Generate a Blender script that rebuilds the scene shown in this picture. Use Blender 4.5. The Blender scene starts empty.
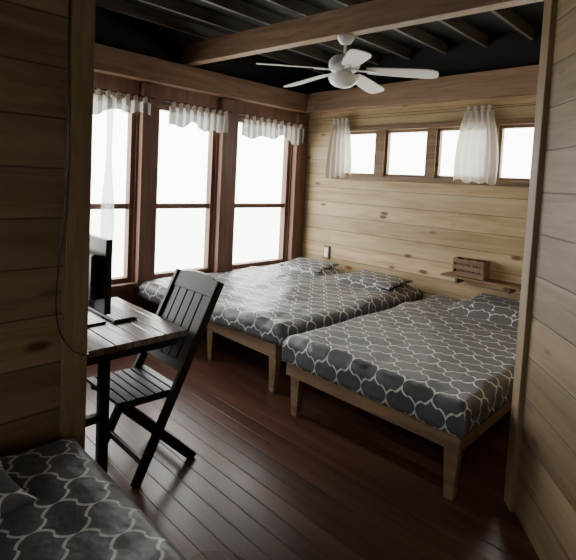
import bpy, bmesh, math, random
from mathutils import Vector, Matrix, noise
random.seed(4)
scene = bpy.context.scene
V = Vector

# ------------------------------------------------------------------ materials
def new_mat(name):
    m = bpy.data.materials.new(name); m.use_nodes = True
    nt = m.node_tree
    for n in list(nt.nodes): nt.nodes.remove(n)
    out = nt.nodes.new('ShaderNodeOutputMaterial')
    b = nt.nodes.new('ShaderNodeBsdfPrincipled')
    nt.links.new(b.outputs[0], out.inputs[0])
    return m, nt, b, out

def M(nt, op, a, b=None, c=None, clamp=False):
    n = nt.nodes.new('ShaderNodeMath'); n.operation = op; n.use_clamp = clamp
    for i, v in enumerate((a, b, c)):
        if v is None: continue
        if isinstance(v, (int, float)): n.inputs[i].default_value = v
        else: nt.links.new(v, n.inputs[i])
    return n.outputs[0]

def mixc(nt, f, a, b, mode='MIX'):
    n = nt.nodes.new('ShaderNodeMix'); n.data_type = 'RGBA'; n.blend_type = mode
    if isinstance(f, (int, float)): n.inputs[0].default_value = f
    else: nt.links.new(f, n.inputs[0])
    for i, v in ((6, a), (7, b)):
        if isinstance(v, tuple): n.inputs[i].default_value = (*v, 1)
        else: nt.links.new(v, n.inputs[i])
    return n.outputs[2]

def wood(name, c1, c2, along='H', pitch=None, idx='z', rough=0.55, knots=0.0, gap=0.03, spec=0.4, streak=None, vary=0.35, bump=0.25):
    m, nt, b, out = new_mat(name)
    g = nt.nodes.new('ShaderNodeNewGeometry')
    s = nt.nodes.new('ShaderNodeSeparateXYZ'); nt.links.new(g.outputs['Position'], s.inputs[0])
    X, Y, Z = s.outputs
    A = {'x': X, 'y': Y, 'z': Z}
    sc = {'H': (1.3, 1.3, 16), 'x': (1.3, 16, 16), 'y': (16, 1.3, 16), 'z': (16, 16, 1.3)}[along]
    rnd = None
    if pitch:
        q = M(nt, 'DIVIDE', A[idx], pitch)
        fl = M(nt, 'FLOOR', q); fr = M(nt, 'FRACT', q)
        wn = nt.nodes.new('ShaderNodeTexWhiteNoise'); wn.noise_dimensions = '1D'
        nt.links.new(fl, wn.inputs['W']); rnd = wn.outputs['Value']
    cb = nt.nodes.new('ShaderNodeCombineXYZ')
    for i, (ax, k) in enumerate(zip((X, Y, Z), sc)):
        v = M(nt, 'MULTIPLY', ax, k)
        if rnd is not None: v = M(nt, 'ADD', v, M(nt, 'MULTIPLY', rnd, 37.0))
        nt.links.new(v, cb.inputs[i])
    n1 = nt.nodes.new('ShaderNodeTexNoise'); n1.inputs['Scale'].default_value = 1.0
    n1.inputs['Detail'].default_value = 5; n1.inputs['Roughness'].default_value = 0.6
    n1.inputs['Distortion'].default_value = 0.9
    nt.links.new(cb.outputs[0], n1.inputs['Vector'])
    r = nt.nodes.new('ShaderNodeValToRGB')
    r.color_ramp.elements[0].position = 0.32; r.color_ramp.elements[1].position = 0.66
    r.color_ramp.elements[0].color = (*c1, 1); r.color_ramp.elements[1].color = (*c2, 1)
    nt.links.new(n1.outputs['Fac'], r.inputs[0])
    col = r.outputs[0]
    n2 = nt.nodes.new('ShaderNodeTexNoise'); n2.inputs['Scale'].default_value = 1.4; n2.inputs['Detail'].default_value = 2
    nt.links.new(g.outputs['Position'], n2.inputs['Vector'])
    if streak:
        cs = nt.nodes.new('ShaderNodeCombineXYZ')
        for i, (ax, k) in enumerate(zip((X, Y, Z), {'H': (0.9, 0.9, 5), 'x': (0.9, 5, 5), 'y': (5, 0.9, 5), 'z': (5, 5, 0.9)}[along])):
            v = M(nt, 'MULTIPLY', ax, k)
            if rnd is not None: v = M(nt, 'ADD', v, M(nt, 'MULTIPLY', rnd, 91.0))
            nt.links.new(v, cs.inputs[i])
        n4 = nt.nodes.new('ShaderNodeTexNoise'); n4.inputs['Scale'].default_value = 1.0; n4.inputs['Detail'].default_value = 3
        nt.links.new(cs.outputs[0], n4.inputs['Vector'])
        f = M(nt, 'MULTIPLY', M(nt, 'SUBTRACT', n4.outputs['Fac'], 0.50, clamp=True), 5.0, clamp=True)
        col = mixc(nt, M(nt, 'MULTIPLY', f, 0.75), col, streak)
    if rnd is not None:
        dk = M(nt, 'MULTIPLY', rnd, vary)
        col = mixc(nt, dk, col, tuple(x * 0.35 for x in c1))
    if knots:
        kb = nt.nodes.new('ShaderNodeCombineXYZ')
        ks = {'H': (2.6, 2.6, 6.5), 'x': (2.2, 7, 7), 'y': (7, 2.2, 7), 'z': (7, 7, 2.2)}[along]
        for i, (ax, k) in enumerate(zip((X, Y, Z), ks)):
            nt.links.new(M(nt, 'MULTIPLY', ax, k), kb.inputs[i])
        vo = nt.nodes.new('ShaderNodeTexVoronoi'); vo.inputs['Scale'].default_value = 1.0
        nt.links.new(kb.outputs[0], vo.inputs['Vector'])
        kf = M(nt, 'SUBTRACT', 1.0, M(nt, 'DIVIDE', vo.outputs['Distance'], 0.17), clamp=True)
        kf = M(nt, 'MULTIPLY', kf, knots * 2.2, clamp=True)
        col = mixc(nt, kf, col, (c1[0]*0.42, c1[1]*0.30, c1[2]*0.25))
    hgt = M(nt, 'MULTIPLY', n1.outputs['Fac'], 0.15)
    if pitch:
        e = M(nt, 'MINIMUM', fr, M(nt, 'SUBTRACT', 1.0, fr))
        gp = M(nt, 'SUBTRACT', 1.0, M(nt, 'DIVIDE', e, gap), clamp=True)
        col = mixc(nt, M(nt, 'MULTIPLY', gp, 0.85), col, tuple(x * 0.12 for x in c1))
        hgt = M(nt, 'SUBTRACT', hgt, gp)
    nt.links.new(col, b.inputs['Base Color'])
    bp = nt.nodes.new('ShaderNodeBump'); bp.inputs['Strength'].default_value = bump; bp.inputs['Distance'].default_value = 0.01
    nt.links.new(hgt, bp.inputs['Height']); nt.links.new(bp.outputs[0], b.inputs['Normal'])
    rr = M(nt, 'ADD', M(nt, 'MULTIPLY', n2.outputs['Fac'], 0.25), rough - 0.12)
    nt.links.new(rr, b.inputs['Roughness'])
    b.inputs['Specular IOR Level'].default_value = spec
    return m

def plain(name, col, rough=0.5, metal=0.0, spec=0.5, nz=0.08):
    m, nt, b, out = new_mat(name)
    n = nt.nodes.new('ShaderNodeTexNoise'); n.inputs['Scale'].default_value = 12
    tc = nt.nodes.new('ShaderNodeTexCoord'); nt.links.new(tc.outputs['Object'], n.inputs['Vector'])
    c = mixc(nt, n.outputs['Fac'], tuple(x * (1 - nz) for x in col), tuple(min(1, x * (1 + nz)) for x in col))
    nt.links.new(c, b.inputs['Base Color'])
    b.inputs['Roughness'].default_value = rough; b.inputs['Metallic'].default_value = metal
    b.inputs['Specular IOR Level'].default_value = spec
    return m

def cloth_mat(name, col, trans=0.5, clear=0.0, stripe=None):
    m, nt, b, out = new_mat(name)
    t = nt.nodes.new('ShaderNodeBsdfTranslucent')
    b.inputs['Roughness'].default_value = 0.9
    if stripe:
        tc = nt.nodes.new('ShaderNodeTexCoord'); s = nt.nodes.new('ShaderNodeSeparateXYZ')
        nt.links.new(tc.outputs['Object'], s.inputs[0])
        w = M(nt, 'SINE', M(nt, 'MULTIPLY', s.outputs[1], 2*math.pi/0.085))
        f = M(nt, 'MULTIPLY', M(nt, 'ADD', w, 0.15), 3.0, clamp=True)
        c = mixc(nt, f, col, stripe)
        nt.links.new(c, b.inputs['Base Color']); nt.links.new(c, t.inputs[0])
    else:
        b.inputs['Base Color'].default_value = (*col, 1); t.inputs[0].default_value = (*col, 1)
    mx = nt.nodes.new('ShaderNodeMixShader'); mx.inputs[0].default_value = trans
    w = nt.nodes.new('ShaderNodeTexNoise'); w.inputs['Scale'].default_value = 60
    bp = nt.nodes.new('ShaderNodeBump'); bp.inputs['Strength'].default_value = 0.15
    nt.links.new(w.outputs['Fac'], bp.inputs['Height']); nt.links.new(bp.outputs[0], b.inputs['Normal'])
    nt.links.new(b.outputs[0], mx.inputs[1]); nt.links.new(t.outputs[0], mx.inputs[2])
    tr = nt.nodes.new('ShaderNodeBsdfTransparent'); m2 = nt.nodes.new('ShaderNodeMixShader'); m2.inputs[0].default_value = clear
    nt.links.new(mx.outputs[0], m2.inputs[1]); nt.links.new(tr.outputs[0], m2.inputs[2])
    nt.links.new(m2.outputs[0], out.inputs[0])
    return m

def trellis(name, base, line, cx=0.175, cy=0.20, A=0.42, th=0.13):
    m, nt, b, out = new_mat(name)
    uv = nt.nodes.new('ShaderNodeUVMap')
    s = nt.nodes.new('ShaderNodeSeparateXYZ'); nt.links.new(uv.outputs[0], s.inputs[0])
    pi = math.pi
    def fold(o, per):
        f = M(nt, 'FRACT', M(nt, 'DIVIDE', o, per))
        return M(nt, 'MULTIPLY', M(nt, 'ABSOLUTE', M(nt, 'SUBTRACT', f, 0.5)), 2 * pi)
    x = fold(s.outputs[0], cx); y = fold(s.outputs[1], cy)
    sm = M(nt, 'SUBTRACT', M(nt, 'ADD', x, y), pi)
    d = M(nt, 'SUBTRACT', x, y)
    sn = M(nt, 'SINE', d)
    w = M(nt, 'MULTIPLY', M(nt, 'SIGN', sn), M(nt, 'POWER', M(nt, 'ABSOLUTE', sn), 0.45))
    dist = M(nt, 'ABSOLUTE', M(nt, 'SUBTRACT', sm, M(nt, 'MULTIPLY', w, A * 1.6)))
    f = M(nt, 'SUBTRACT', 1.0, M(nt, 'DIVIDE', M(nt, 'SUBTRACT', dist, th * 1.6), 0.08), clamp=True)
    nz = nt.nodes.new('ShaderNodeTexNoise'); nz.inputs['Scale'].default_value = 150
    nt.links.new(uv.outputs[0], nz.inputs['Vector'])
    bb = mixc(nt, nz.outputs['Fac'], tuple(v * 0.8 for v in base), tuple(v * 1.2 for v in base))
    col = mixc(nt, f, bb, line)
    nt.links.new(col, b.inputs['Base Color']); b.inputs['Roughness'].default_value = 0.46
    b.inputs['Specular IOR Level'].default_value = 0.55
    n3 = nt.nodes.new('ShaderNodeTexNoise'); n3.inputs['Scale'].default_value = 7; n3.inputs['Detail'].default_value = 3
    nt.links.new(uv.outputs[0], n3.inputs['Vector'])
    bp = nt.nodes.new('ShaderNodeBump'); bp.inputs['Strength'].default_value = 0.7; bp.inputs['Distance'].default_value = 0.03
    nt.links.new(n3.outputs['Fac'], bp.inputs['Height']); nt.links.new(bp.outputs[0], b.inputs['Normal'])
    return m

m_pine = wood('pine_boards', (0.36, 0.245, 0.125), (0.60, 0.455, 0.265), 'H', pitch=0.17, knots=1.0, streak=(0.60, 0.50, 0.31), vary=0.42)
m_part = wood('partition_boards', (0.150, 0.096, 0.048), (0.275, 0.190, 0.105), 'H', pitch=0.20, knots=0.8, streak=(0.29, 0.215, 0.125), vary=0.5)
m_post = wood('pine_post', (0.135, 0.088, 0.046), (0.245, 0.17, 0.098), 'z', knots=0.2)
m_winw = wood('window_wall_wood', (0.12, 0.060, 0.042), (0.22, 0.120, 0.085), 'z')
m_beamx = wood('beam_wood_x', (0.21, 0.13, 0.08), (0.34, 0.225, 0.145), 'x', knots=0.2)
m_beamy = wood('beam_wood_y', (0.19, 0.11, 0.07), (0.31, 0.20, 0.13), 'y', knots=0.2)
m_floor = wood('floor_planks', (0.055, 0.022, 0.014), (0.135, 0.058, 0.038), 'x', pitch=0.10, idx='y', rough=0.32, gap=0.04, vary=0.6, bump=0.25, streak=(0.17, 0.090, 0.062))
m_joist = wood('joist_wood', (0.06, 0.055, 0.05), (0.14, 0.13, 0.115), 'y')
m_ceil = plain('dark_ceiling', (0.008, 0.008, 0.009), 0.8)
m_frame = wood('bed_frame_wood', (0.14, 0.085, 0.047), (0.27, 0.18, 0.105), 'H', rough=0.5)
m_trimw = wood('window_trim_wood', (0.12, 0.070, 0.035), (0.23, 0.145, 0.075), 'H', rough=0.5)
m_dark = wood('dark_stained_wood', (0.008, 0.0055, 0.0045), (0.024, 0.016, 0.012), 'H', rough=0.4)
m_tabtop = wood('table_top_wood', (0.12, 0.09, 0.075), (0.26, 0.205, 0.17), 'x', pitch=0.1385, idx='y', rough=0.25)
m_shelf = wood('shelf_wood', (0.12, 0.07, 0.038), (0.25, 0.155, 0.085), 'x')
m_sheer = cloth_mat('sheer_curtain', (0.60, 0.55, 0.49), 0.32, 0.05)
m_valance = cloth_mat('striped_valance', (0.62, 0.59, 0.55), 0.30, 0.03, stripe=(0.20, 0.18, 0.17))
m_sheer2 = cloth_mat('thin_sheer_curtain', (0.62, 0.61, 0.58), 0.4, 0.25)
m_matt = plain('mattress_ticking', (0.5, 0.48, 0.44), 0.9)
m_quilt = trellis('trellis_quilt', (0.080, 0.082, 0.088), (0.62, 0.62, 0.60))
m_white = plain('white_enamel', (0.80, 0.79, 0.77), 0.4)
m_glass = plain('frosted_glass', (0.85, 0.84, 0.81), 0.25)
m_black = plain('black_plastic', (0.012, 0.012, 0.013), 0.3)
m_screen = plain('screen_glass', (0.006, 0.006, 0.008), 0.12)
m_blown_ground = plain('overexposed_ground', (0.82, 0.83, 0.79), 0.9, nz=0.05)  # outdoor overexposure put into the ground colour, near-white so windows look blown out

# ------------------------------------------------------------------ mesh helpers
def bb_box(bm, lo, hi):
    x0, y0, z0 = lo; x1, y1, z1 = hi
    vs = [bm.verts.new(p) for p in ((x0,y0,z0),(x1,y0,z0),(x1,y1,z0),(x0,y1,z0),(x0,y0,z1),(x1,y0,z1),(x1,y1,z1),(x0,y1,z1))]
    for f in ((0,3,2,1),(4,5,6,7),(0,1,5,4),(1,2,6,5),(2,3,7,6),(3,0,4,7)):
        bm.faces.new([vs[i] for i in f])
def bb_bar(bm, p0, p1, w, h, side=V((0,0,1)), w2=None, h2=None):
    p0 = V(p0); p1 = V(p1); d = (p1 - p0).normalized()
    s = (V(side) - d * V(side).dot(d)).normalized(); t = d.cross(s)
    w2 = w if w2 is None else w2; h2 = h if h2 is None else h2
    vs = []
    for p, a, c in ((p0, w, h), (p1, w2, h2)):
        for i, j in ((-1,-1),(1,-1),(1,1),(-1,1)):
            vs.append(bm.verts.new(p + s * (i * a / 2) + t * (j * c / 2)))
    for f in ((0,3,2,1),(4,5,6,7),(0,1,5,4),(1,2,6,5),(2,3,7,6),(3,0,4,7)):
        bm.faces.new([vs[i] for i in f])
def finish(bm, name, mat, parent=None, bevel=0.0, smooth=False):
    bmesh.ops.recalc_face_normals(bm, faces=bm.faces)
    lo = V([min(v.co[i] for v in bm.verts) for i in range(3)]); hi = V([max(v.co[i] for v in bm.verts) for i in range(3)])
    c = (lo + hi) / 2
    for v in bm.verts: v.co -= c
    me = bpy.data.meshes.new(name); bm.to_mesh(me); bm.free()
    o = bpy.data.objects.new(name, me); scene.collection.objects.link(o)
    o.location = c
    if mat: me.materials.append(mat)
    if smooth:
        for p in me.polygons: p.use_smooth = True
    if bevel:
        bv = o.modifiers.new('bevel', 'BEVEL'); bv.width = bevel; bv.segments = 2; bv.limit_method = 'ANGLE'
    if parent:
        o.parent = parent; o.matrix_parent_inverse = Matrix.Translation(-parent.location)
    return o
def boxes(name, bl, mat, parent=None, bevel=0.0):
    bm = bmesh.new()
    for lo, hi in bl: bb_box(bm, lo, hi)
    return finish(bm, name, mat, parent, bevel)
def bars(name, bl, mat, parent=None, bevel=0.0):
    bm = bmesh.new()
    for b in bl: bb_bar(bm, *b)
    return finish(bm, name, mat, parent, bevel)
def empty(name, loc):
    o = bpy.data.objects.new(name, None); o.location = loc; o.empty_display_size = 0.1
    scene.collection.objects.link(o); return o
def lathe(name, prof, c, mat, parent=None, n=40):
    bm = bmesh.new(); rings = []
    for r, z in prof:
        rings.append([bm.verts.new((c[0]+r*math.cos(2*math.pi*i/n), c[1]+r*math.sin(2*math.pi*i/n), c[2]+z)) for i in range(n)])
    for a, b in zip(rings, rings[1:]):
        for i in range(n): bm.faces.new((a[i], a[(i+1)%n], b[(i+1)%n], b[i]))
    bm.faces.new(rings[0]); bm.faces.new(rings[-1][::-1])
    return finish(bm, name, mat, parent, smooth=True)
def tube(name, pts, r, mat, parent=None):
    cu = bpy.data.curves.new(name, 'CURVE'); cu.dimensions = '3D'; cu.bevel_depth = r; cu.bevel_resolution = 3
    c = V(pts[0])
    sp = cu.splines.new('NURBS'); sp.points.add(len(pts)-1); sp.use_endpoint_u = True; sp.order_u = 3
    for p, q in zip(sp.points, pts): p.co = (*(V(q)-c), 1)
    cu.materials.append(mat); cu.use_fill_caps = True
    o = bpy.data.objects.new(name, cu); o.location = c; scene.collection.objects.link(o)
    if parent: o.parent = parent; o.matrix_parent_inverse = Matrix.Translation(-parent.location)
    return o

# ------------------------------------------------------------------ room shell
H = 3.03
YB = -6.5; XR = 6.0
boxes('floor', [((-0.12, YB-0.12, -0.12), (XR+0.12, 0.12, 0.0))], m_floor)
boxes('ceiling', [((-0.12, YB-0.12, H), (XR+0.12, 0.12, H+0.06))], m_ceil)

wins = [(-1.12, -0.22), (-2.10, -1.37), (-3.12, -2.30), (-4.15, -3.35)]
zb, zt = 0.55, 2.27
bl = [((-0.12, YB, 0), (0, 0, zb)), ((-0.12, YB, zt), (0, 0, 2.68))]
edges = [0.0]
for a, b in wins: edges += [b, a]
edges += [YB]
for i in range(0, len(edges), 2):
    bl.append(((-0.12, edges[i+1], zb), (0, edges[i], zt)))
boxes('wall_left', bl, m_winw)
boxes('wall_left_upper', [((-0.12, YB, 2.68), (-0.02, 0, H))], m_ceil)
for i in range(0, len(edges)-2, 2):
    hi = edges[i]; lo = edges[i+1]
    boxes('trim_%d' % (i//2+1), [((0.0, lo+0.02, 0), (0.07, hi-0.02 if i else -0.002, 2.43))], m_winw, bevel=0.004)
for k, (a, b) in enumerate(wins):
    w = empty('window_%d' % (k+1), (-0.06, (a+b)/2, zb))
    t = 0.045
    boxes('window_casing', [((-0.10, a, zb), (-0.02, b, zb+t)), ((-0.10, a, zt-t), (-0.02, b, zt)), ((-0.10, a, zb+t), (-0.02, a+t, zt-t)), ((-0.10, b-t, zb+t), (-0.02, b, zt-t))], m_winw, w)
    boxes('sash_rail', [((-0.085, a+t, 1.25), (-0.035, b-t, 1.30))], m_winw, w)
    boxes('sill', [((-0.02, a-0.03, zb-0.03), (0.06, b+0.03, zb))], m_winw, w)

cz0, cz1 = 1.69, 2.20
cw = [(0.58, 1.11), (1.22, 1.74), (1.83, 2.35), (2.44, 2.96)]
bl = [((0, 0, 0), (3.6, 0.12, cz0)), ((0, 0, cz1), (3.6, 0.12, 2.68)), ((0, 0, cz0), (cw[0][0], 0.12, cz1)), ((cw[-1][1], 0, cz0), (3.6, 0.12, cz1))]
boxes('wall_back', bl, m_pine)
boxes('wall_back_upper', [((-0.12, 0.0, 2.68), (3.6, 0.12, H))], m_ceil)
for k, (a, b) in enumerate(cw):
    w = empty('window_%d' % (k+5), ((a+b)/2, 0.06, cz0)); t = 0.03
    boxes('sash_frame', [((a, 0.02, cz0), (b, 0.07, cz0+t)), ((a, 0.02, cz1-t), (b, 0.07, cz1)), ((a, 0.02, cz0+t), (a+t, 0.07, cz1-t)), ((b-t, 0.02, cz0+t), (b, 0.07, cz1-t))], m_trimw, w)
    if k < 3:
        boxes('mullion', [((b, -0.01, cz0), (cw[k+1][0], 0.10, cz1))], m_trimw, w)
boxes('trim_20', [((0.50, -0.025, cz0-0.05), (3.04, 0, cz0)), ((0.50, -0.025, cz1), (3.04, 0, cz1+0.05))], m_trimw, bevel=0.003)
boxes('wall_right', [((3.47, -1.95, 0), (3.57, 0, H))], m_pine)

boxes('trim_21', [((0.0, YB, 2.45), (0.12, 0, 2.67))], m_beamy, bevel=0.006)
boxes('trim_22', [((0.12, -0.12, 2.45), (3.47, 0, 2.68))], m_beamx, bevel=0.006)
boxes('wall_front', [((0, YB-0.12, 0), (3.8, YB, H)), ((4.7, YB-0.12, 0), (XR, YB, H)), ((3.8, YB-0.12, 0), (4.7, YB, 1.0)), ((3.8, YB-0.12, 2.0), (4.7, YB, H))], m_part)  # unseen opening behind the camera, added to throw soft light on the partitions
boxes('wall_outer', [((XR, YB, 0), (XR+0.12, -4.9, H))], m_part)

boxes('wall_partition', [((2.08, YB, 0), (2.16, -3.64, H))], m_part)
boxes('trim_30', [((2.055, -3.725, 0), (2.185, -3.625, H))], m_post, bevel=0.004)
E = V((3.39, -1.97, 0)); D = V((0.62, -0.784, 0)).normalized(); N = V((-D.y, D.x, 0))
bm = bmesh.new()
bb_bar(bm, E + D*0.05 + N*0.06 + V((0,0,H/2)), E + D*4.15 + N*0.06 + V((0,0,H/2)), H, 0.08)
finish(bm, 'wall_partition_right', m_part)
bm = bmesh.new()
bb_bar(bm, E + N*0.06, E + N*0.06 + V((0,0,H)), 0.09, 0.13, D)
finish(bm, 'trim_31', m_post, bevel=0.004)

bm = bmesh.new()
bb_bar(bm, (0.0, -1.80, 2.785), (5.8, -1.35, 2.785), 0.19, 0.10)
finish(bm, 'ceiling_beam', m_beamx, bevel=0.005)
x = 0.25
bm = bmesh.new()
while x < 5.9:
    bb_box(bm, (x, YB, 2.93), (x+0.030, 0.0, H)); x += 0.40
finish(bm, 'ceiling_joists', m_joist)

# ------------------------------------------------------------------ quilts, pillows, beds
def quilt(name, x0, x1, y0, y1, zt, dx0, dx1, dy0, dy1, parent, seed=0, amp=0.012, n=0.03, lumps=(), skew=0.0):
    r = 0.045
    def fold(v, lo, hi):
        if v < lo + r:
            d = lo + r - v
            if d <= r*math.pi/2: return lo + r - r*math.sin(d/r), r*(1-math.cos(d/r))
            return lo, r + (d - r*math.pi/2)
        if v > hi - r:
            d = v - (hi - r)
            if d <= r*math.pi/2: return hi - r + r*math.sin(d/r), r*(1-math.cos(d/r))
            return hi, r + (d - r*math.pi/2)
        return v, 0.0
    bm = bmesh.new(); uvl = bm.loops.layers.uv.new('UVMap')
    S0, S1 = x0 - dx0, x1 + dx1; T0, T1 = y0 - dy0, y1 + dy1
    ns = int((S1-S0)/n); ntt = int((T1-T0)/n)
    g = []; co = {}
    for j in range(ntt+1):
        row = []
        for i in range(ns+1):
            s = S0 + (S1-S0)*i/ns; t = T0 + (T1-T0)*j/ntt
            px, ax = fold(s, x0, x1); py, ay = fold(t, y0, y1)
            dn = max(ax, ay)
            nv = noise.noise(V((s*3.1, t*3.1, seed))) + 0.5*noise.noise(V((s*8, t*6, seed+5)))
            rid = max(0, noise.noise(V((s*2.2+t*1.5, t*5-s*2, seed+9))))
            z = zt - dn + (nv*amp + rid*amp*1.6)*(1.0 if dn < 0.02 else 0.3)
            for (lx, ly, lr1, lr2, lh) in lumps:
                q = ((s-lx)/lr1)**4 + ((t-ly)/lr2)**4
                if q < 1: z += lh*(1-q)**0.6
            off = 0.010*noise.noise(V((s*5, t*5, seed+3)))*min(1, dn/0.06)
            if ax > 0.02: px += (1 if s > x0+0.3 else -1)*(off+0.008)
            if ay > 0.02: py += (1 if t > y0+0.3 else -1)*(off+0.008)
            py -= skew*max(0, min(1, (x1-s)/(x1-x0)))*max(0, min(1, (y0+1.0-t)/1.0))
            v = bm.verts.new((px, py, z)); row.append(v); co[v] = (s, t)
        g.append(row)
    for j in range(ntt):
        for i in range(ns):
            f = bm.faces.new((g[j][i], g[j][i+1], g[j+1][i+1], g[j+1][i]))
            for l in f.loops: l[uvl].uv = co[l.vert]
    o = finish(bm, name, m_quilt, parent, smooth=True)
    so = o.modifiers.new('s', 'SOLIDIFY'); so.thickness = 0.008; so.offset = 1
    return o
def pillow(name, c, sx, sy, h, rot, tilt, parent, mat=None):
    bm = bmesh.new(); uvl = bm.loops.layers.uv.new('UVMap'); n = 26
    mtx = Matrix.Translation(c) @ Matrix.Rotation(rot, 4, 'Z') @ Matrix.Rotation(tilt, 4, 'X')
    co = {}
    for sg in (1, -1):
        g = []
        for j in range(n+1):
            row = []
            for i in range(n+1):
                u = -1+2*i/n; v = -1+2*j/n
                e = max(0, (1-u**4)*(1-v**4))**0.55
                k = 1 - 0.10*(1-abs(u)**2)*abs(v)**3; k2 = 1 - 0.10*(1-abs(v)**2)*abs(u)**3
                z = sg*h/2*e*(1+0.25*noise.noise(V((u*2+c[0], v*2+c[1], sg))))
                vv = bm.verts.new(mtx @ V((u*sx/2*k2, v*sy/2*k, z))); row.append(vv); co[vv] = (u*sx/2+0.03, v*sy/2+0.06)
            g.append(row)
        for j in range(n):
            for i in range(n):
                f = bm.faces.new((g[j][i], g[j][i+1], g[j+1][i+1], g[j+1][i]))
                for l in f.loops: l[uvl].uv = co[l.vert]
    bmesh.ops.remove_doubles(bm, verts=bm.verts, dist=0.0005)
    return finish(bm, name, mat or m_quilt, parent, smooth=True)
def bed(x0, x1, y0, y1, legx, ztop=0.545):
    p = empty('bed', ((x0+x1)/2, (y0+y1)/2, 0))
    rt, rb = 0.40, 0.285
    boxes('side_rails', [((x0, y0, rb), (x1, y0+0.035, rt)), ((x0, y1-0.035, rb), (x1, y1, rt)),
                   ((x0, y0+0.035, rb), (x0+0.035, y1-0.035, rt)), ((x1-0.035, y0+0.035, rb), (x1, y1-0.035, rt))], m_frame, p, 0.003)
    bm = bmesh.new()
    k = y0+0.15
    while k < y1-0.1:
        bb_box(bm, (x0+0.036, k, rt-0.035), (x1-0.036, k+0.08, rt-0.012)); k += 0.17
    finish(bm, 'slats', m_frame, p)
    bm = bmesh.new()
    for lx in legx:
        for ly in (y0+0.062, y1-0.075):
            bb_bar(bm, (lx, ly, rb+0.10), (lx, ly, 0.0), 0.095, 0.055, V((1,0,0)), 0.05, 0.04)
    finish(bm, 'legs', m_frame, p, 0.003)
    boxes('mattress', [((x0+0.02, y0+0.02, rt-0.01), (x1-0.02, y1-0.02, ztop-0.012))], m_matt, p, 0.03)
    return p

b1 = bed(0.09, 1.76, -2.07, -0.06, (0.15, 0.90, 1.69))
quilt('quilt', 0.05, 1.84, -2.09, -0.09, 0.555, 0.12, 0.12, 0.12, 0.0, b1, 3, 0.016, lumps=((0.50, -0.34, 0.36, 0.24, 0.05), (1.36, -0.34, 0.42, 0.24, 0.05)), skew=0.17)
pillow('pillow_1', V((0.50, -0.34, 0.62)), 0.62, 0.40, 0.06, 0.1, 0.12, b1)
pillow('pillow_2', V((1.42, -0.34, 0.62)), 0.70, 0.40, 0.06, -0.08, 0.1, b1)
b2 = bed(2.00, 3.22, -2.20, -0.06, (2.05, 3.16))
quilt('quilt', 1.99, 3.23, -2.21, -0.09, 0.540, 0.11, 0.14, 0.14, 0.0, b2, 11, 0.016, lumps=((2.72, -0.36, 0.40, 0.25, 0.06),))
pillow('pillow_1', V((2.74, -0.34, 0.62)), 0.68, 0.40, 0.07, -0.06, 0.12, b2)
b3 = bed(2.22, 4.02, -4.58, -3.70, (2.27, 3.96), ztop=0.50)
quilt('quilt', 2.22, 4.02, -4.58, -3.70, 0.505, 0.0, 0.05, 0.22, 0.22, b3, 23, 0.014)
pillow('pillow_1', V((2.46, -4.26, 0.555)), 0.38, 0.60, 0.10, 0.05, 0.0, b3)

# ------------------------------------------------------------------ table
T = empty('desk', (1.6, -3.45, 0))
tx0, tx1, ty0, ty1 = 1.14, 2.0, -4.10, -3.0
boxes('table_top', [((tx0, ty0+i*0.1385, 0.715), (tx1, ty0+i*0.1385+0.134, 0.75)) for i in range(8)], m_tabtop, T, 0.004)
boxes('apron', [((tx0+0.05, ty0+0.05, 0.64), (tx1-0.05, ty0+0.08, 0.7145)), ((tx0+0.05, -3.06, 0.66), (tx1-0.05, -3.035, 0.7145)),
                ((tx1-0.08, ty0+0.08, 0.66), (tx1-0.05, -3.06, 0.7145)), ((tx0+0.05, ty0+0.08, 0.64), (tx0+0.08, -3.06, 0.7145))], m_dark, T)
bl = []
for lx in (1.20, 1.94):
    for ly in (-3.95, -3.60, -3.44):
        bl.append(((lx-0.02, ly-0.025, 0), (lx+0.02, ly+0.025, 0.7145)))
    bl.append(((lx-0.018, -3.95, 0.10), (lx+0.018, -3.42, 0.16)))
    bl.append(((lx-0.018, -3.95, 0.36), (lx+0.018, -3.42, 0.40)))
boxes('legs', bl, m_dark, T, 0.003)

# ------------------------------------------------------------------ slatted wooden chair (faces -y)
C = empty('slatted_wooden_chair', (1.88, -3.1, 0))
cx0, cx1 = 1.605, 2.05
def L(x, y, z): return (x, y - 4.435, z)
Y1, Y2, Z2 = 1.13, 1.62, 1.0
def bk(z): return Y1 + (Y2-Y1)*z/Z2
bl = []
for xx in (cx0+0.015, cx1-0.015):
    bl.append((L(xx, Y1, 0.0), L(xx, Y2, Z2), 0.050, 0.028, V((0,1,0))))
for xx in (cx0+0.045, cx1-0.045):
    bl.append((L(xx, 1.07, 0.43), L(xx, 1.50, 0.0), 0.050, 0.025, V((0,1,0))))
bars('legs', bl, m_dark, C, 0.004)
bars('seat_rails', [(L(cx0+0.07, 1.05, 0.425), L(cx0+0.07, 1.40, 0.41), 0.035, 0.02, V((0,0,1))), (L(cx1-0.07, 1.05, 0.425), L(cx1-0.07, 1.40, 0.41), 0.035, 0.02, V((0,0,1)))], m_dark, C)
bl = []
for i in range(7):
    yy = 1.055 + i*0.052
    bl.append((L(cx0+0.03, yy, 0.452-0.002*i), L(cx1-0.03, yy, 0.452-0.002*i), 0.042, 0.016, V((0,1,0))))
bars('seat', bl, m_dark, C, 0.003)
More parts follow.
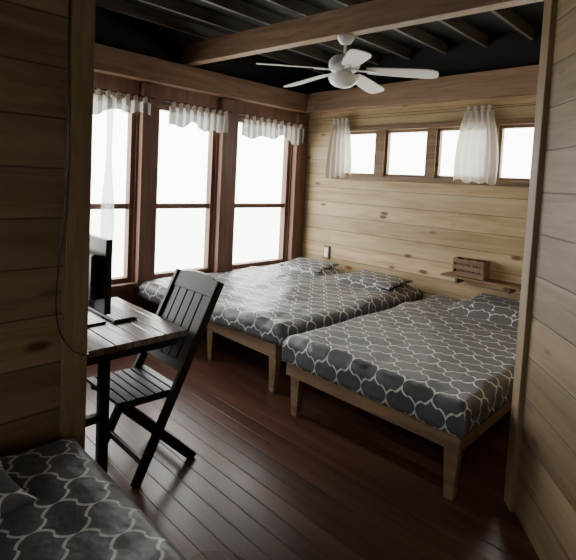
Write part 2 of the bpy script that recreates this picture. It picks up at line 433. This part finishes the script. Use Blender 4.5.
bl = [(L(cx0-0.005, bk(0.95)-0.004, 0.95), L(cx1+0.005, bk(0.95)-0.004, 0.95), 0.085, 0.022, V((0,0.45,0.9))),
      (L(cx0+0.02, bk(0.55), 0.55), L(cx1-0.02, bk(0.55), 0.55), 0.05, 0.02, V((0,0.45,0.9))),
      (L(cx0+0.02, bk(0.10), 0.10), L(cx1-0.02, bk(0.10), 0.10), 0.035, 0.02, V((0,0,1))),
      (L(cx0+0.05, 1.44, 0.065), L(cx1-0.05, 1.44, 0.065), 0.035, 0.02, V((0,0,1)))]
for i in range(5):
    xx = cx0+0.065 + i*(cx1-cx0-0.13)/4
    bl.append((L(xx, bk(0.54), 0.54), L(xx, bk(0.95)-0.004, 0.95), 0.072, 0.014, V((1,0,0))))
bars('back', bl, m_dark, C, 0.004)
bm = bmesh.new()
n = 12
fr = []; top = []
for i in range(n+1):
    u = -1+2*i/n; xx = (cx0+cx1)/2 + u*(cx1-cx0)/2*0.99
    top.append((xx, 0.985 + 0.035*(1-abs(u)**2.5)))
for dy in (-0.011, 0.011):
    lo_ = [bm.verts.new(L(xx, bk(0.97)+dy-0.004, 0.97)) for xx, _ in top]
    hi_ = [bm.verts.new(L(xx, bk(z)+dy-0.004, z)) for xx, z in top]
    fr.append((lo_, hi_))
for (a, b) in fr:
    for i in range(n): bm.faces.new((a[i], a[i+1], b[i+1], b[i]))
(a, b), (c, d) = fr
for i in range(n):
    bm.faces.new((b[i], b[i+1], d[i+1], d[i])); bm.faces.new((a[i], c[i], c[i+1], a[i+1]))
bm.faces.new((a[0], b[0], d[0], c[0])); bm.faces.new((a[n], c[n], d[n], b[n]))
finish(bm, 'crest', m_dark, C)

# ------------------------------------------------------------------ monitor, keyboard
Mo = empty('computer_monitor', (1.52, -3.38, 0.75))
boxes('housing', [((1.28, -3.37, 0.84), (1.78, -3.335, 1.24))], m_black, Mo, 0.006)
boxes('screen', [((1.295, -3.3349, 0.865), (1.765, -3.333, 1.225))], m_screen, Mo)
boxes('back_shell', [((1.38, -3.41, 0.90), (1.70, -3.37, 1.15))], m_black, Mo, 0.015)
boxes('stand', [((1.51, -3.40, 0.762), (1.57, -3.375, 0.95)), ((1.43, -3.47, 0.75), (1.65, -3.30, 0.763))], m_black, Mo, 0.004)
K = empty('keyboard', (1.5, -3.17, 0.75))
boxes('keyboard_body', [((1.30, -3.27, 0.75), (1.68, -3.13, 0.765))], m_black, K, 0.004)
boxes('keys', [((1.31+i*0.0245, -3.262+j*0.025, 0.765), (1.331+i*0.0245, -3.241+j*0.025, 0.770)) for i in range(15) for j in range(5)], m_black, K)

tube('power_cable', [(2.19, -3.70, 2.98), (2.192, -3.734, 2.27), (2.192, -3.73, 1.9), (2.192, -3.726, 1.52), (2.195, -3.75, 1.25), (2.195, -3.765, 1.08), (2.195, -3.75, 0.93),
                     (2.20, -3.69, 0.84), (2.195, -3.62, 0.81), (2.10, -3.60, 0.79), (1.98, -3.56, 0.757), (1.85, -3.50, 0.756)], 0.0035, m_black)

# ------------------------------------------------------------------ ceiling fan
fc = V((1.905, -1.640, 0))
F = empty('ceiling_fan', (fc.x, fc.y, 2.69))
lathe('canopy', [(0.065, 2.69), (0.062, 2.665), (0.04, 2.635), (0.015, 2.625)], fc, m_white, F)
lathe('downrod', [(0.012, 2.63), (0.012, 2.53)], fc, m_white, F)
lathe('motor', [(0.03, 2.55), (0.09, 2.535), (0.115, 2.505), (0.118, 2.465), (0.10, 2.435), (0.06, 2.425)], fc, m_white, F)
lathe('light_kit', [(0.06, 2.43), (0.065, 2.405), (0.115, 2.395), (0.118, 2.38), (0.10, 2.345), (0.065, 2.32), (0.02, 2.308)], fc, m_glass, F)
Fd = V((-0.702, 0.712, 0)); Rd = V((0.712, 0.702, 0))
for k in range(5):
    a = math.radians(33 + 72*k)
    d = (Fd*math.cos(a) + Rd*math.sin(a)).normalized(); t = V((-d.y, d.x, 0))
    bm = bmesh.new()
    pr = [(0.17, 0.045), (0.22, 0.055), (0.40, 0.066), (0.58, 0.072), (0.64, 0.066), (0.67, 0.048), (0.68, 0.02)]
    rows = []
    for r, w in pr:
        rows.append([bm.verts.new(fc + d*r + t*(w*s) + V((0, 0, 2.44 - s*w*0.20 - 0.065*r + h))) for s, h in ((-1, 0), (1, 0), (1, 0.007), (-1, 0.007))])
    for p, q in zip(rows, rows[1:]):
        for i in range(4): bm.faces.new((p[i], p[(i+1) % 4], q[(i+1) % 4], q[i]))
    bm.faces.new(rows[0]); bm.faces.new(rows[-1][::-1])
    finish(bm, 'blade_%d' % (k+1), m_white, F)
    bars('blade_iron_%d' % (k+1), [(fc + d*0.09 + V((0,0,2.434)), fc + d*0.24 + V((0,0,2.422)), 0.035, 0.006, t)], m_white, F)

# ------------------------------------------------------------------ curtains
def curtain(name, base, along, width, z1, z0, parent, nrm, folds=7, amp=0.02, prof=None, hem=0.02, seed=0, mat=None):
    bm = bmesh.new(); nu = 70; nv = 20; g = []
    prof = prof or (lambda t: 1.0)
    for j in range(nv+1):
        t = j/nv; row = []
        for i in range(nu+1):
            u = i/nu - 0.5
            w = width*prof(t)
            hz = hem*noise.noise(V((u*4, seed, 0)))*t*2
            ph = u*folds*2*math.pi + 0.8*noise.noise(V((u*3, t*1.5, seed)))
            p = V(base) + V(along)*(u*w) + V(nrm)*(amp*math.sin(ph)*(0.5+0.5*t)+0.006*noise.noise(V((u*6, t*3, seed)))) 
            p.z = z1 + (z0-z1)*t + hz + 0.012*math.sin(ph*2)*max(0, 1-t*6)
            row.append(bm.verts.new(p))
        g.append(row)
    for j in range(nv):
        for i in range(nu): bm.faces.new((g[j][i], g[j][i+1], g[j+1][i+1], g[j+1][i]))
    return finish(bm, name, mat or m_sheer, parent, smooth=True)
def tabs(name, base, along, width, n, z, parent):
    bm = bmesh.new()
    for i in range(n):
        u = (i+0.5)/n - 0.5; c = V(base) + V(along)*(u*width)
        up = V((0, 0, 1)); nr = V(along).cross(up)
        tl = random.uniform(-0.012, 0.012)
        for sg in (-1, 1):
            bb_bar(bm, c + nr*0.008*sg + V((0,0,z-0.03)), c + V(along)*tl + nr*0.014*sg + V((0,0,z+0.025)), 0.030, 0.003, V(along))
        bb_bar(bm, c + V(along)*tl - nr*0.016 + V((0,0,z+0.025)), c + V(along)*tl + nr*0.016 + V((0,0,z+0.025)), 0.030, 0.003, V(along))
    return finish(bm, name, m_sheer, parent)
vals = [(-1.12, -0.12, 2.25, 2.07), (-2.03, -1.30, 2.25, 2.07), (-3.05, -2.22, 2.25, 2.13), (-4.1, -3.3, 2.25, 2.05)]
for k, (a, b, z1, z0) in enumerate(vals):
    vc = empty('valance_curtain', (0.10, (a+b)/2, z1))
    tube('rod', [(0.105, a-0.05, 2.295), (0.105, (a+b)/2, 2.293), (0.105, b+0.03, 2.295)], 0.008, m_dark, vc)
    curtain('cloth', (0.105, (a+b)/2, 0), (0, 1, 0), b-a, z1, z0, vc, (1, 0, 0), 9, 0.014, None, 0.05, k*7+1, m_valance)
    tabs('tabs', (0.105, (a+b)/2, 0), (0, 1, 0), b-a-0.03, 9, 2.27, vc)
kc = empty('gathered_sheer_curtain', (0.085, -2.60, 2.2))
curtain('cloth', (0.085, -2.60, 0), (0, 1, 0), 0.15, 2.26, 0.72, kc, (1, 0, 0), 3, 0.010, (lambda t: 0.30+0.15*math.cos(t*9)+0.55*t), 0.08, 52, m_sheer2)
for k, (a, b, z1, z0) in enumerate([(0.43, 0.84, 2.30, 1.67), (2.05, 2.50, 2.33, 1.67)]):
    vc = empty('short_curtain', ((a+b)/2, -0.06, z1))
    curtain('cloth', ((a+b)/2, -0.07, 0), (1, 0, 0), b-a, z1, z0, vc, (0, 1, 0), 5, 0.022, lambda t: 0.58+0.22*t+0.20*math.sin(t*math.pi*0.8), 0.05, k*9+20)
    tabs('tabs', ((a+b)/2, -0.07, 0), (1, 0, 0), (b-a)*0.58, 4, z1+0.02, vc)
tube('curtain_rod', [(0.35, -0.07, 2.335), (1.7, -0.07, 2.33), (3.2, -0.07, 2.36)], 0.004, m_trimw)

# ------------------------------------------------------------------ wall shelf with slatted box
S = empty('wall_shelf', (2.43, -0.1, 0.76))
boxes('board', [((2.07, -0.20, 0.755), (2.80, 0.0, 0.775))], m_shelf, S, 0.002)
boxes('brackets', [((2.2, -0.16, 0.70), (2.22, 0, 0.755)), ((2.68, -0.16, 0.70), (2.70, 0, 0.755))], m_shelf, S)
B = empty('slatted_wooden_box', (2.32, -0.1, 0.78))
bl = []
for i in range(3):
    bl.append(((2.17, -0.165, 0.78+i*0.06), (2.47, -0.155, 0.82+i*0.06)))
    bl.append(((2.17, -0.035, 0.78+i*0.06), (2.47, -0.025, 0.82+i*0.06)))
bl += [((2.17, -0.155, 0.775), (2.18, -0.035, 0.94)), ((2.46, -0.155, 0.775), (2.47, -0.035, 0.94)), ((2.18, -0.155, 0.775), (2.46, -0.035, 0.787))]
boxes('box_slats', bl, m_shelf, B, 0.001)
boxes('papers', [((2.20+i*0.032, -0.14, 0.788), (2.226+i*0.032, -0.05, 0.92+0.012*(i % 3))) for i in range(8)], m_frame, B, 0.001)
O = empty('wall_socket', (0.48, -0.01, 0.72))
boxes('plate', [((0.44, -0.02, 0.66), (0.53, 0, 0.82))], m_shelf, O, 0.004)
boxes('cover', [((0.455, -0.026, 0.68), (0.515, -0.02, 0.80))], m_white, O, 0.003)

# ------------------------------------------------------------------ outside
boxes('ground_exterior', [((-30, -30, -0.8), (30, 30, -0.7))], m_blown_ground)

# ------------------------------------------------------------------ light
w = bpy.data.worlds.new('World'); scene.world = w; w.use_nodes = True
bg = w.node_tree.nodes['Background']; bg.inputs[0].default_value = (1.0, 0.985, 0.94, 1); bg.inputs[1].default_value = 11.5

# ------------------------------------------------------------------ camera
th = math.radians(3.53); rho = math.radians(2.86)
Zu = V((0, 0, 1))
fwd = Fd.normalized()*math.cos(th) - Zu*math.sin(th)
up0 = Zu*math.cos(th) + Fd.normalized()*math.sin(th)
R0 = fwd.cross(up0).normalized()
uc = R0*math.cos(rho) + up0*math.sin(rho)
vc_ = -R0*math.sin(rho) + up0*math.cos(rho)
cam = bpy.data.cameras.new('camera'); co_ = bpy.data.objects.new('camera', cam); scene.collection.objects.link(co_)
m = Matrix((uc, vc_, -fwd)).transposed().to_4x4(); m.translation = V((4.16, -4.45, 1.6))
co_.matrix_world = m
cam.sensor_fit = 'HORIZONTAL'; cam.sensor_width = 36; cam.lens = 471/576*36; cam.shift_y = -71/576; cam.clip_start = 0.05
scene.camera = co_
